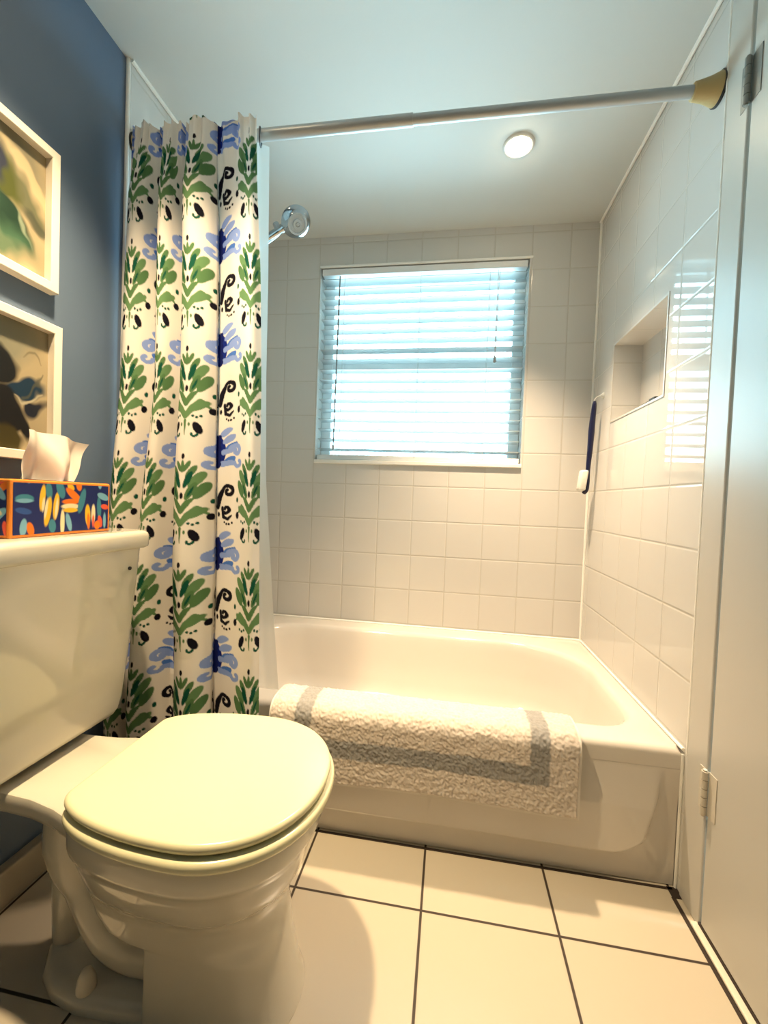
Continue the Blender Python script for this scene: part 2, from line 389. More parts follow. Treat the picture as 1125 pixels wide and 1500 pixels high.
# apron with a raised panel
nx, nz = 300, 90
xs = np.linspace(TX0, TX1-.003, nx); zs = np.linspace(0.002, ZT-.05, nz); X, Z = np.meshgrid(xs, zs)
ex = np.interp(Z, [0, .07, .113, .224, .331, .4], [-.14, -.110, -.079, -.053, -.042, -.04])
dx = ex-X; dz = Z-.068; r = .06
sd = np.where((dx < r) & (dz < r), r-np.hypot(np.minimum(dx-r, 0), np.minimum(dz-r, 0)), np.minimum(dx, dz))
lift = np.clip(sd/.014+.3, 0, 1); lift = lift*lift*(3-2*lift); fade = np.clip((ZT-.055-Z)/.10, 0, 1)
me = grid_mesh('apron', X, TY0-.0005-.013*lift*fade+.006*(1-lift)*fade, Z); link('apron', me, M['enamel'], tub)

# ================================================================== CURTAIN ROD
ZR, YR, RR_ = 1.988, .018, .0135
rod = thing('curtain_rod', 'grey shower curtain rod spanning the tub from wall to wall', 'curtain rod', (-.79, YR, ZR))
bm = B(); tube(bm, [(-L+.03, YR, ZR), (-.75, YR, ZR)], .0155, 24); tube(bm, [(-.75, YR, ZR), (-.03, YR, ZR)], .0135, 24); obj('tube', bm, M['rod'], rod, 40)
for x, s in ((0, -1), (-L+.008, 1)):
    bm = B(); lathe(bm, (x, YR, ZR), (s, 0, 0), [(.0005, .030), (.007, .034), (.010, .033), (.024, .0275), (.036, .024), (.052, .0205), (.060, .019), (.062, .0165)], 36)
    f = obj('flange', bm, M['flange'], rod, 40); f['label'] = 'worn cream cone-shaped flange'
    bm = B(); lathe(bm, (x, YR, ZR), (s, 0, 0), [(.0, .034), (.0, .0365), (.005, .0365), (.006, .034)], 36); obj('rubber_pad', bm, M['dark'], f, 40)

# ================================================================== SHOWER CURTAIN
PU, PV, PS = .30, .295, .322/.295
def curtain_tile():
    n = 1000; w, h = int(PU*n), int(PV*n); U, V = np.meshgrid((np.arange(w)+.5)/n-PU/4, (np.arange(h)+.5)/n*PS)   # V runs downward from the leaf tip
    img = np.zeros((h, w, 3))+np.array([.71, .67, .61])
    G = lin(78, 112, 72); G2 = lin(92, 126, 84); T = lin(14, 72, 56); K = lin(16, 15, 26); PB = lin(128, 150, 205); DB = lin(16, 34, 112); BL = lin(70, 110, 185)
    for s in (-1, 1):                                                      # green leaf column, centred on U=0
        for (cu, cv, a, b_, an, c) in ((.012, .040, .0065, .019, .50, G), (.024, .057, .0090, .024, .55, G), (.037, .080, .0125, .030, .60, G2), (.047, .112, .0125, .029, .5, G),
                                       (.016, .080, .0080, .027, .38, T), (.024, .114, .0100, .029, .45, G), (.038, .180, .0105, .026, .95, G2)):
            paint(img, ell(U, V, s*cu, cv, a, b_, s*an), c)
        paint(img, ell(U, V, s*.024, .116, .0035, .018, s*.45), T)
        paint(img, stroke(U, V, [(0, .172), (s*.018, .147), (s*.036, .132)], [.009, .008, .002]), G)
        paint(img, stroke(U, V, [(0, .212), (s*.018, .188), (s*.040, .168), (s*.058, .182)], [.008, .010, .010, .003]), G2)
        for q in range(3): paint(img, ell(U, V, s*(.022+.010*q), .210+.004*(q % 2), .0040, .0044), T)
        paint(img, ell(U, V, s*.034, .246, .0105, .020, s*-.45), K); paint(img, stroke(U, V, spiral(s*.024, .263, .011, .004, .2 if s > 0 else PI-.2, (PI*.9 if s > 0 else PI*.1)), [.0035]*15), T)
        paint(img, ell(U, V, s*.064, .192, .0080, .0105), K); paint(img, ell(U, V, s*.066, .145, .005, .008), T)
        paint(img, ell(U, V, s*.012, .236, .0035, .006), G)
    paint(img, ell(U, V, 0, .010, .0052, .0090), K); paint(img, ell(U, V, 0, .040, .0055, .019), G); paint(img, ell(U, V, 0, .128, .0055, .010), K)
    paint(img, stroke(U, V, [(0, .225), (0, .268)], [.0045, .001]), G)
    U2 = (U % PU)-PU/2; V = (V+.095) % (PV*PS)                                         # blue scroll and black hook column
    for s in (-1, 1):
        o = .034; U3 = U2*.78
        paint(img, ell(U3, V, 0, .055+o, .030, .050), DB)
        for k, (a, b_) in enumerate(((.016, .004), (.026, .026), (.034, .050), (.026, .094))):
            paint(img, ell(U3, V, s*(a+.012), b_+o-.008, .0105, .021, s*.95), (PB, PB, BL, BL)[k])
        paint(img, stroke(U3, V, [(s*.024, .058+o)]+spiral(s*.060, .055+o, .019, .005, PI if s > 0 else 0, (3.1*PI if s > 0 else -2.1*PI), 24), [.009]+[.0072]*25), PB)
        paint(img, stroke(U3, V, [(s*.022, .094+o), (s*.044, .092+o)]+spiral(s*.068, .092+o, .015, .006, PI if s > 0 else 0, (-.3*PI if s > 0 else 1.3*PI), 16), [.010, .008]+[.006]*17), PB)
        for q in range(6): paint(img, ell(U3, V, s*.006, .012+o+.017*q, .009, .012, s*.6), K*.5+DB*.5)
        t0 = .192
        paint(img, stroke(U2, V, [(s*.010, t0+.070), (s*.016, t0+.042), (s*.028, t0+.022)]+spiral(s*.050, t0+.022, .019, .005, 1.15*PI if s > 0 else -.15*PI, (3.3*PI if s > 0 else -2.3*PI), 24), [.009, .0115, .008]+[.0058]*25), K)
        paint(img, ell(U2, V, s*.016, t0+.050, .0082, .020, s*.3), K)
        paint(img, stroke(U2, V, spiral(s*.044, t0+.078, .015, .005, -.9*PI if s > 0 else 1.9*PI, (-2.9*PI if s > 0 else 3.9*PI), 20), [.0052]*21), K)
        paint(img, stroke(U2, V, [(s*.030, t0+.080), (s*.034, t0+.102), (s*.050, t0+.108), (s*.060, t0+.096)], [.005, .0055, .005, .002]), K)
        for q in range(4): paint(img, ell(U2, V, s*(.038+.008*q), t0+.121+.005*(1-abs(q-1.5)), .0034, .0038), K)
        paint(img, ell(U2, V, s*.014, t0+.094, .0055, .008), K)
    return img, n
TILEIMG, TN = curtain_tile()
def sample_print(u, down):
    iu = (((u+PU/4) % PU)*TN).astype(int) % TILEIMG.shape[1]; iv = ((down % PV)*TN).astype(int) % TILEIMG.shape[0]
    return TILEIMG[iv, iu]
CTRL = [(-.16, .00, -.020), (-.08, .025, -.050), (-.02, .10, -.072), (.035, .165, -.066), (.08, .208, -.034), (.12, .224, .000), (.18, .226, .002), (.23, .248, -.032), (.28, .315, -.072), (.33, .372, -.066), (.38, .410, -.028), (.42, .430, .002),
        (.48, .436, .002), (.53, .455, -.040), (.565, .490, -.068), (.60, .550, -.080), (.63, .606, -.072), (.652, .650, -.055), (.663, .671, -.038), (.672, .676, -.026), (.70, .652, -.006), (.735, .650, -.004), (.76, .675, -.012), (.80, .765, -.030), (.82, .825, -.040), (.90, .955, -.056), (.94, 1.0, -.040)]
nu, nv = 470, 860; CT, CB = 2.006, .115
cur = np.array(catmull(CTRL, 40)); arc = np.concatenate([[0], np.cumsum(np.hypot(np.diff(cur[:, 1])*.43, np.diff(cur[:, 2])))])
tt = np.linspace(0, arc[-1], nu); cu = np.interp(tt, arc, cur[:, 0]); cs = np.interp(tt, arc, cur[:, 1]); cy = np.interp(tt, arc, cur[:, 2])
zz = np.linspace(CT, CB, nv)
Uc = np.tile(cu, (nv, 1)); Zc = np.tile(zz[:, None], (1, nu))
xl = np.interp(zz, [.1, .3, .6, 1.0, 1.3, 2.0], [-1.545, -1.552, -1.568, -1.578, -1.572, -1.558])[:, None]
xr = np.interp(zz, [.1, .35, 1.0, 1.57, 1.95, 2.02], [-1.092, -1.104, -1.127, -1.150, -1.175, -1.178])[:, None]
low = np.clip((1.25-zz)/.9, 0, 1)[:, None]; topg = np.clip((zz-1.80)/.2, 0, 1)[:, None]
S = np.tile(cs, (nv, 1))
sh = -np.interp(cu, [-.16, 0, .13, .2, .3, .36, .43, .5, .6, 1], [0, .09, .12, .13, .14, .11, .06, .02, 0, 0])[None]*low      # lower left folds lean towards the wall
S = S+sh
Yc = np.tile(cy, (nv, 1)); Yc = Yc+.010*np.sin(Uc*34+Zc*2.2)*np.sin(Zc*3.1+1)*.5
mid = np.clip((Zc-.5)/.25, 0, 1)*np.clip((1.95-Zc)/.2, 0, 1); Yc = Yc+(Yc+.036)*.42*mid
Yc = Yc*(1-.55*topg)-.012*topg                      # gathered at the rod
fine = np.clip((Zc-1.70)/.28, 0, 1)**1.5; Yc = Yc+fine*(.007*np.sin(Uc*118+1.5*np.sin(Zc*9))+.004*np.sin(Uc*203+Zc*14))
Yc = Yc*(.85+.35*low)-.018*low-.005
lowz = np.clip((.52-Zc)/.10, 0, 1); Yc = np.where(lowz > 0, np.minimum(Yc, Yc*(1-lowz)+lowz*np.minimum(Yc, -.030)), Yc)
Yc = np.minimum(Yc, -.003+.024*mid)
Zc = Zc-.012*topg*(np.abs(np.sin(Uc*26)))
Xc = xl+(xr-xl)*S
down = (1.362-Zc)+.006*np.sin(Uc*9)
ccol = sample_print(Uc, down)
sc_ = thing('shower_curtain', 'white fabric shower curtain printed with green leaves, blue scrolls and black hooks', 'curtain', (-1.36, -.03, CB))
link('fabric', grid_mesh('fabric', Xc, Yc, Zc, ccol), M['curtain'], sc_)
# liner, seen at the free edge, tucked inside the tub
n1, n2 = 60, 120; s_ = np.linspace(0, 1, n1); zl = np.linspace(1.985, .30, n2); SS, ZZ = np.meshgrid(s_, zl)
xr2 = np.interp(zl, [.3, .35, .58, 1.0, 1.31, 1.6, 2.0], [-1.130, -1.133, -1.144, -1.159, -1.168, -1.171, -1.18])[:, None]
XX = -1.52+(xr2+1.52)*SS; YY = .048+.010*np.sin(SS*26)+np.clip((1.0-ZZ)/.7, 0, 1)*.085
lo = link('liner', grid_mesh('liner', XX, YY, ZZ), M['liner'], sc_); lo['label'] = 'plain white translucent liner'
# rings on the rod
GR = 'curtain rings along the rod'
rx = [-1.535, -1.495, -1.455, -1.413, -1.372, -1.332, -1.292, -1.248, -1.190]
first = None
for i, x in enumerate(rx):
    if first is None:
        bm = B(); n = 28
        tube(bm, [(0, .0225*math.sin(2*PI*k/n), .0225*math.cos(2*PI*k/n)) for k in range(n+1)], .0020, 8, False)
        first = o = obj('curtain_ring', bm, M['ring'], None, 60); o.location = (x, YR, ZR-.005)
    else:
        o = first.copy(); COL.objects.link(o); o.location = (x, YR, ZR-.005)
    o.rotation_euler = (0, 0, (-.25, .2, -.1, .15, -.2, .1, .22, -.12, .3)[i])
    tag(o, 'thin dark curtain ring gripping the rod above the gathered curtain top', 'curtain ring', GR)
tag(o, 'thin dark curtain ring at the free right edge of the curtain', 'curtain ring', GR)

# ================================================================== BATH MAT over the rim
def build_rug():
    x0, x1 = -1.088, -.252
    prof = catmull([(.118, .205), (.104, .27), (.098, .335), (.086, .366), (.060, .3725), (.02, .3725), (-.012, .366), (-.030, .345), (-.033, .31), (-.034, .25), (-.0345, .166)], 24)
    prof = np.array(prof); arc = np.concatenate([[0], np.cumsum(np.hypot(*np.diff(prof, axis=0).T))]); tot = arc[-1]
    nx, ny = 340, 190; t = np.linspace(0, tot, ny); py = np.interp(t, arc, prof[:, 0]); pz = np.interp(t, arc, prof[:, 1])
    ty, tz = np.gradient(py), np.gradient(pz); ln = np.hypot(ty, tz); nyv, nzv = tz/ln, -ty/ln
    if nzv[ny//2] < 0: nyv, nzv = -nyv, -nzv
    xs = np.linspace(x0, x1, nx); X, T = np.meshgrid(xs, t)
    dl, dr, db = X-x0, x1-X, tot-T
    d = np.minimum(np.minimum(dl, dr), db)
    wob = (noise2(ny, nx, 60, 3)-.5)*.006
    band = (np.clip((d+wob-.074)/.004, 0, 1)-np.clip((d+wob-.122)/.004, 0, 1))
    n1 = rng.random((ny, nx)); n1 = (n1+np.roll(n1, 1, 0)+np.roll(n1, 1, 1)+np.roll(n1, (1, 1), (0, 1)))/4; n2 = noise2(ny, nx, 90, 5); n3 = noise2(ny, nx, 30, 6)
    hgt = (.0055+.0050*(n1-.5)+.0015*(n2-.5)+.0015*(n3-.5))*np.clip(d/.006, 0.15, 1)
    edge = d < .006
    hgt = np.where(edge, .003, hgt)
    col = np.zeros((ny, nx, 3))+np.array([.60, .54, .48]); col *= (.80+.4*n1)[..., None]
    g = np.array([.30, .295, .285])*(.82+.36*n1)[..., None]; col = col+(g-col)*band[..., None]
    col = np.where(edge[..., None], np.array([.68, .64, .58]), col)
    inner = (d > .14)
    col = np.where(inner[..., None], col*np.array([1.06, 1.05, 1.04]), col)
    sag = .004*np.sin(X*9+1)*np.clip((T/tot-.6)/.4, 0, 1)
    Y = py[:, None]+nyv[:, None]*hgt; Z = pz[:, None]+nzv[:, None]*hgt+sag
    me = grid_mesh('bath_mat', X, Y, Z, np.clip(col, 0, 1))
    # a flat woven underside a few millimetres behind, stitched to the edge
    o = link('bath_mat', me, M['rug'])
    bm = bmesh.new(); bm.from_mesh(me); lay = bm.verts.layers.float_color.get('print')
    ka, kx = 48, 60
    ii = np.linspace(0, ny-1, ka).astype(int); jj = np.linspace(0, nx-1, kx).astype(int)
    vs = [[bm.verts.new((xs[j], py[i]-nyv[i]*.004, pz[i]-nzv[i]*.004+sag[i, j])) for j in jj] for i in ii]
    for a in range(ka-1):
        for b_ in range(kx-1): bm.faces.new((vs[a][b_], vs[a+1][b_], vs[a+1][b_+1], vs[a][b_+1]))
    for r in vs:
        for v in r: v[lay] = (.6, .56, .5, 1)
    for f in bm.faces: f.smooth = True
    bm.to_mesh(me); bm.free()
    return rebase(o, (-.67, .03, .165))
tag(build_rug(), 'thick cream bath mat with a grey border band hung over the tub rim', 'bath mat')

# ================================================================== TOILET
YC = -.397
toi = thing('toilet', 'white two-piece toilet with closed lid beside the blue wall', 'toilet', (-1.15, YC, 0))
def egg(xb, xf, hw, hb, z, n=72, xm=None, p=2.15, yc=YC):
    """plan outline: round front, straighter rear of half width hb at xb, widest hw"""
    xm = xm if xm is not None else xb+(xf-xb)*.55; out = []
    m = n//2
    for k in range(m+1):                                # front half, from -y side round the tip to +y
        a = -PI/2+PI*k/m; c, s = math.cos(a), math.sin(a)
        out.append((xm+(xf-xm)*abs(c)**(2/p)*1, yc+hw*math.copysign(abs(s)**(2/p), s), z))
    q = n-m-1
    for k in range(1, q+1):                             # rear half back along +y, across, and up -y
        t = k/(q+1)
        if t < .4:
            u = math.sin(t/.4*PI/2); w = hb+(hw-hb)*max(0, 1-u*u)**.55; out.append((xm+(xb-xm)*u, yc+w, z))
        elif t < .6:
            u = (t-.4)/.2; out.append((xb, yc+hb*(1-2*u), z))
        else:
            u = math.sin((1-t)/.4*PI/2); w = hb+(hw-hb)*max(0, 1-u*u)**.55; out.append((xm+(xb-xm)*u, yc-w, z))
    return out
ZRIM = .386
# bowl + pedestal
bm = B()
lev = [(ZRIM-.006, -1.235, -.833, .178, .118), (ZRIM-.001, -1.238, -.829, .182, .12), (.372, -1.24, -.826, .185, .122), (.345, -1.24, -.827, .184, .122), (.335, -1.24, -.830, .181, .12), (.328, -1.238, -.838, .174, .115), (.312, -1.235, -.842, .170, .112),
       (.285, -1.228, -.850, .160, .108), (.262, -1.221, -.857, .150, .106), (.250, -1.218, -.864, .142, .105), (.242, -1.215, -.874, .130, .104), (.20, -1.20, -.885, .112, .104), (.170, -1.178, -.886, .107, .103), (.155, -1.150, -.885, .105, .101), (.147, -1.115, -.884, .104, .097), (.140, -1.110, -.883, .103, .096), (.10, -1.11, -.877, .103, .096), (.03, -1.11, -.862, .107, .098), (.006, -1.11, -.852, .111, .10), (.001, -1.11, -.850, .112, .10)]
loft(bm, [egg(a, b_, c, d, z) for z, a, b_, c, d in lev])
# deck behind the bowl, under the tank
dk = []
prof = [(-1.10, .178), (-1.16, .160), (-1.22, .138), (-1.28, .118), (-1.34, .106), (-1.40, .102), (-1.50, .102), (-1.545, .095), (-1.56, .07)]
def deck_ring(z, g): 
    r = [(x, YC+w-g, z) for x, w in prof]+[(-1.562, YC, z)]+[(x, YC-w+g, z) for x, w in prof[::-1]]+[(-1.06, YC, z)]
    return r
loft(bm, [deck_ring(.345, .010), deck_ring(.350, .003), deck_ring(.36, 0), deck_ring(.378, 0), deck_ring(.384, .003), deck_ring(ZRIM, .008)])
# skirt under the deck towards the trap
obj('bowl', bm, M['porcelain'], toi, 40)
bm = B()
p = catmull([(-1.10, .062), (-1.185, .065), (-1.237, .10), (-1.280, .160), (-1.312, .220), (-1.314, .290), (-1.31, .350)], 8)
tube(bm, [(a, YC-.012, b_) for a, b_ in p], list(np.interp(np.linspace(0, 1, len(p)), [0, .3, .55, .75, 1], [.050, .058, .052, .068, .068])), 24)
p = catmull([(-1.30, .27), (-1.345, .235), (-1.358, .16), (-1.358, .08), (-1.356, .012)], 8)
tube(bm, [(a, YC, b_) for a, b_ in p], .030, 20)
fl = []
for z, g in ((.001, 0), (.014, 0), (.024, .006), (.028, .016)):
    fl.append([(x, YC+s*(w-g), z) for s, seq in ((1, 1), (-1, -1)) for x, w in ([(-1.105, .096), (-1.17, .101), (-1.24, .104), (-1.30, .094), (-1.345, .070), (-1.372, .036)][::seq])])
loft(bm, fl)
obj('trapway', bm, M['porcelain'], toi, 45)
for s in (-1, 1):
    bm = B(); lathe(bm, (-1.238, YC+s*.082, .027), (0, 0, 1), [(0, .0165), (.006, .0165), (.020, .0145), (.034, .009), (.038, .003)], 20); obj('bolt_cap', bm, M['cap'], toi, 40)
# seat ring and lid
def slab(bm, xb, xf, hw, hb, z0, z1, r, dome=0):
    rs = []; m = 5
    for k in range(m):
        a = PI/2*k/(m-1); rs.append(egg(xb+r*(1-math.sin(a)), xf-r*(1-math.sin(a)), hw-r*(1-math.sin(a)), hb-r*(1-math.sin(a)), z0+r*(1-math.cos(a)), n=120))
    for k in range(m):
        a = PI/2*k/(m-1); rs.append(egg(xb+r*(1-math.cos(a)), xf-r*(1-math.cos(a)), hw-r*(1-math.cos(a)), hb-r*(1-math.cos(a)), z1-r+r*math.sin(a), n=120))
    if dome:
        for f in (.85, .6, .3): rs.append(egg(xb+(1-f)*.2, xf-(1-f)*.2, hw*f, hb*f, z1+dome*(1-f*f), n=120, xm=-1.02))
    loft(bm, rs)
bm = B(); slab(bm, -1.240, -.808, .200, .128, ZRIM+.003, ZRIM+.023, .008); obj('seat', bm, M['seat'], toi, 50)
bm = B(); slab(bm, -1.243, -.816, .192, .122, ZRIM+.0265, ZRIM+.044, .008, .004); obj('lid', bm, M['seat'], toi, 50)
for s in (-1, 1):
    bm = B(); box(bm, -1.268, -1.236, YC+s*.075-.022, YC+s*.075+.022, ZRIM, ZRIM+.010, .004, 3); obj('seat_hinge', bm, M['seat'], toi, 40)
# tank
def tank_ring(z, x0, x1, hw, r, bulge=0, n=10, fr=None):
    out = []; fr = fr or r
    for (cx, cy, rr, a0) in ((x1-fr, YC+hw-fr, fr, 0), (x0+r*.3, YC+hw-r*.3, r*.3, PI/2), (x0+r*.3, YC-hw+r*.3, r*.3, PI), (x1-fr, YC-hw+fr, fr, 1.5*PI)):
        for k in range(n+1):
            a = a0+PI/2*k/n; x = cx+rr*math.cos(a); y = cy+rr*math.sin(a)
            if bulge: x += bulge*max(0, 1-((y-YC)/hw)**2)*(1 if x > (x0+x1)/2 else 0)
            out.append((x, y, z))
    return out
bm = B()
tl = [(.400, -1.555, -1.430, .168, .04), (.402, -1.560, -1.418, .183, .04), (.408, -1.562, -1.410, .192, .04), (.42, -1.564, -1.404, .197, .04), (.45, -1.565, -1.399, .201, .04), (.55, -1.567, -1.392, .209, .04), (.70, -1.570, -1.385, .219, .038), (.815, -1.572, -1.380, .227, .036)]
loft(bm, [tank_ring(z, a, b_, c, r, .030) for z, a, b_, c, r in tl])
obj('tank', bm, M['porcelain'], toi, 50)
bm = B(); box(bm, -1.50, -1.43, YC-.06, YC+.06, ZRIM-.002, .402); obj('tank_gasket', bm, M['dark'], toi)
bm = B()
kl = [(.812, .006), (.815, .001), (.820, 0), (.842, 0), (.849, .002), (.853, .006), (.855, .013)]
loft(bm, [tank_ring(z, -1.578+g, -1.368-g, .241-g, .032, .030) for z, g in kl])
obj('tank_lid', bm, M['porcelain'], toi, 50)
bm = B(); lathe(bm, (-1.371, -.232, .765), (1, 0, -.04), [(-.006, .0045), (.001, .0045), (.002, .003)], 14); s = obj('screw', bm, M['dark'], toi, 40)

# ================================================================== TISSUE BOX
TBX0, TBX1, TBY0, TBY1, TBZ0, TBZ1 = -1.540, -1.420, -.478, -.243, .8552, .968
tb = thing('tissue_box', 'navy tissue box with orange edges and leaf print on the toilet tank', 'tissue box', ((TBX0+TBX1)/2, (TBY0+TBY1)/2, TBZ0))
bm = B(); box(bm, TBX0, TBX1, TBY0, TBY1, TBZ0, TBZ1, .003); obj('carton', bm, M['orange'], tb)
def leaf_print(w, h, seed, n=900):
    nw, nh = int(w*n), int(h*n); U, V = np.meshgrid(np.linspace(0, w, nw), np.linspace(0, h, nh)); r = random.Random(seed)
    img = np.zeros((nh, nw, 3))+lin(14, 32, 96)
    YE, OR, TE, LB, CR, PK = lin(240, 190, 40), lin(238, 120, 20), lin(60, 130, 150), lin(120, 175, 200), lin(240, 225, 180), lin(235, 90, 60)
    if seed == 1:
        sh = [(.022, .070, .018, .0085, 0, TE), (.022, .066, .017, .004, 0, LB), (.020, .046, .016, .006, -.2, lin(40, 80, 150)), (.020, .014, .007, .017, -.1, LB), (.034, .010, .007, .014, .25, OR),
              (.058, .072, .006, .026, -.1, YE), (.060, .058, .003, .014, -.1, CR), (.072, .086, .007, .018, .1, TE), (.070, .044, .007, .030, -.15, YE), (.066, .05, .003, .02, -.15, CR), (.088, .055, .0065, .028, -.1, YE), (.089, .05, .003, .02, -.1, CR),
              (.080, .014, .008, .014, .1, TE), (.098, .090, .009, .020, .3, TE), (.103, .02, .005, .028, .0, CR), (.118, .020, .006, .020, .25, LB), (.122, .096, .010, .006, -.7, YE), (.130, .078, .008, .024, .9, OR),
              (.122, .064, .020, .006, 0, OR), (.122, .054, .022, .006, 0, CR), (.122, .046, .018, .005, 0, YE), (.150, .066, .008, .028, -.25, TE), (.166, .034, .007, .024, .05, YE), (.168, .02, .004, .018, .05, OR), (.181, .036, .0055, .022, 0, CR), (.181, .02, .003, .014, 0, PK),
              (.197, .050, .006, .026, .05, TE), (.208, .076, .017, .0075, -.35, LB), (.213, .052, .011, .006, -.2, PK), (.200, .018, .006, .014, .2, PK), (.192, .010, .008, .010, 0, OR), (.213, .02, .004, .018, 0, LB), (.030, .108, .006, .008, 0, LB), (.142, .10, .007, .012, .2, OR), (.198, .104, .005, .01, .1, LB)]
    else:
        sh = [(r.uniform(0, w), r.uniform(0, h), r.uniform(.005, .009), r.uniform(.016, .028), r.uniform(-1.5, 1.5), r.choice([YE, OR, TE, LB, CR, PK])) for _ in range(int(w*h*1500))]
    for cu, cv, a, b_, an, c in sh: paint(img, ell(U, V, cu, cv, a, b_, an, .0015), c)
    return U, V, img
m_ = .006
U, V, img = leaf_print(TBY1-TBY0-2*m_, TBZ1-TBZ0-2*m_, 1)
link('printed_panel', grid_mesh('printed_panel', U*0+TBX1+.0006, TBY0+m_+U, TBZ0+m_+V, img), M['print'], tb)
U, V, img = leaf_print(TBX1-TBX0-2*m_, TBZ1-TBZ0-2*m_, 2)
link('printed_panel', grid_mesh('printed_panel', TBX0+m_+U, U*0+TBY0-.0006, TBZ0+m_+V, img), M['print'], tb)
U, V, img = leaf_print(TBX1-TBX0-2*m_, TBY1-TBY0-2*m_, 3, 500)
link('printed_panel', grid_mesh('printed_panel', TBX0+m_+U, TBY0+m_+V, U*0+TBZ1+.0006, img), M['print'], tb)
bm = B(); lathe(bm, (0, 0, 0), (0, 0, 1), [(0, 1), (.001, 1)], 40)
for v in bm.verts: v.co = Vector((-1.480+.022*v.co.x, -.362+.075*v.co.y, TBZ1+.0008+v.co.z))
obj('slot', bm, M['dark'], tb)
# pulled tissue
n1, n2 = 70, 50; A, Bq = np.meshgrid(np.linspace(-1, 1, n1), np.linspace(0, 1, n2))
yb_ = -.352+.066*(A); yt_ = -.326+.074*A
zt_ = 1.072-.006*A-.006*np.abs(A)
Yt = yb_+(yt_-yb_)*Bq**.8; Zt = TBZ1+.001+(zt_-TBZ1)*Bq
Xt = -1.478+.018*np.sin(A*5.5+.6)*(1-.35*Bq)+.010*np.sin(A*2+Bq*4)+.012*Bq*A+.006*np.sin(A*11+Bq*6)*(1-Bq)
link('tissue', grid_mesh('tissue', Xt, Yt, Zt), M['tissue'], tb)

# ================================================================== FRAMED PICTURES
def picture(name, label, z0, z1, y1, painter):
    y0 = y1-.268; fx0, fx1 = -L+.0005, -1.566; b_ = .021
    t = thing(name, label, 'picture', (-L+.012, (y0+y1)/2, z0), 'framed pictures on the blue wall')
    bm = B()
    outer = [(y0, z0), (y1, z0), (y1, z1), (y0, z1)]; inn = [(y0+b_, z0+b_), (y1-b_, z0+b_), (y1-b_, z1-b_), (y0+b_, z1-b_)]
    R = lambda pts, x: [(x, a, c) for a, c in pts]
    g = .0015; grow = lambda pts, d: [(a+(d if a == min(q[0] for q in pts) else -d), c+(d if c == min(q[1] for q in pts) else -d)) for a, c in pts]
    loft(bm, [R(inn, fx0), R(outer, fx0), R(outer, fx1-g), R(grow(outer, g), fx1), R(grow(inn, -g), fx1), R(inn, fx1-g), R(inn, fx0)], False, False)
    obj('frame', bm, M['frame'], t)
    w, h = (y1-y0-2*b_), (z1-z0-2*b_); nw, nh = int(w*700), int(h*700)
    U, V = np.meshgrid(np.linspace(0, w, nw), np.linspace(0, h, nh)); img = np.zeros((nh, nw, 3)); painter(img, U, V, w, h, nh, nw)
    link('painting', grid_mesh('painting', U*0+fx0+.006, y0+b_+U, z0+b_+V, np.clip(img*.72, 0, 1)), M['art'], t)
def warp(U, V, nh, nw, s, a): return U+(noise2(nh, nw, 5, s)-.5)*a+(noise2(nh, nw, 14, s+1)-.5)*a*.4, V+(noise2(nh, nw, 5, s+2)-.5)*a+(noise2(nh, nw, 14, s+3)-.5)*a*.4
def art_green(img, U, V, w, h, nh, nw):
    img += lin(178, 164, 130); img *= (.85+.3*noise2(nh, nw, 6, 11))[..., None]
    u, v = warp(U, V, nh, nw, 20, .03)
    paint(img, ell(u, v, .13, .262, .12, .035, -.5, .03)*.7, lin(120, 118, 100)); paint(img, ell(u, v, .185, .215, .014, .075, .95, .008)*.8, lin(206, 190, 150))
    paint(img, ell(u, v, .170, .165, .085, .026, -.75, .02)*.9, lin(92, 98, 72)); paint(img, ell(u, v, .205, .120, .045, .014, -.2, .01)*.8, lin(66, 72, 58))
    paint(img, ell(u, v, .130, .175, .035, .05, .4, .02), lin(74, 82, 24)); paint(img, ell(u, v, .110, .205, .024, .045, .3, .012), lin(36, 44, 66))
    paint(img, ell(u, v, .140, .095, .028, .070, .75, .010), lin(10, 52, 34)); paint(img, ell(u, v, .125, .045, .06, .030, .1, .03)*.85, lin(70, 110, 82)); paint(img, ell(u, v, .05, .13, .06, .08, 0, .04)*.8, lin(40, 80, 60))
    paint(img, ell(u, v, .168, .090, .004, .034, .5, .004)*.8, lin(150, 165, 140))
def art_blue(img, U, V, w, h, nh, nw):
    img += lin(174, 160, 128); img *= (.88+.24*noise2(nh, nw, 6, 31))[..., None]
    u, v = warp(U, V, nh, nw, 40, .03)
    paint(img, ell(u, v, .12, .235, .06, .05, .3, .04)*.7, lin(120, 126, 112)); paint(img, ell(u, v, .16, .27, .09, .02, -.2, .02)*.5, lin(140, 134, 108))
    paint(img, ell(u, v, .115, .190, .034, .055, .5, .010), lin(6, 10, 16)); paint(img, ell(u, v, .165, .135, .050, .020, .42, .008), lin(14, 48, 72)); paint(img, ell(u, v, .190, .108, .026, .012, .6, .008), lin(20, 26, 42))
    paint(img, ell(u, v, .105, .085, .062, .060, -.3, .010), lin(5, 5, 10)); paint(img, ell(u, v, .120, .022, .050, .028, -.2, .012), lin(60, 52, 12))
    paint(img, ell(u, v, .165, .060, .012, .040, .5, .006), lin(6, 5, 10))
    paint(img, stroke(u, v, [(.17, .12), (.20, .155), (.205, .185)], [.002, .003, .001], .003)*.8, lin(80, 82, 70)); paint(img, stroke(u, v, [(.165, .21), (.188, .222), (.208, .208)], [.001, .003, .001], .003)*.7, lin(110, 102, 80))
    paint(img, stroke(u, v, [(.16, .112), (.185, .118), (.205, .14)], [.001, .004, .001], .003)*.8, lin(200, 192, 164))
picture('framed_picture', 'white framed abstract painting in greens, upper of the two on the blue wall', 1.422, 1.752, -.247, art_green)
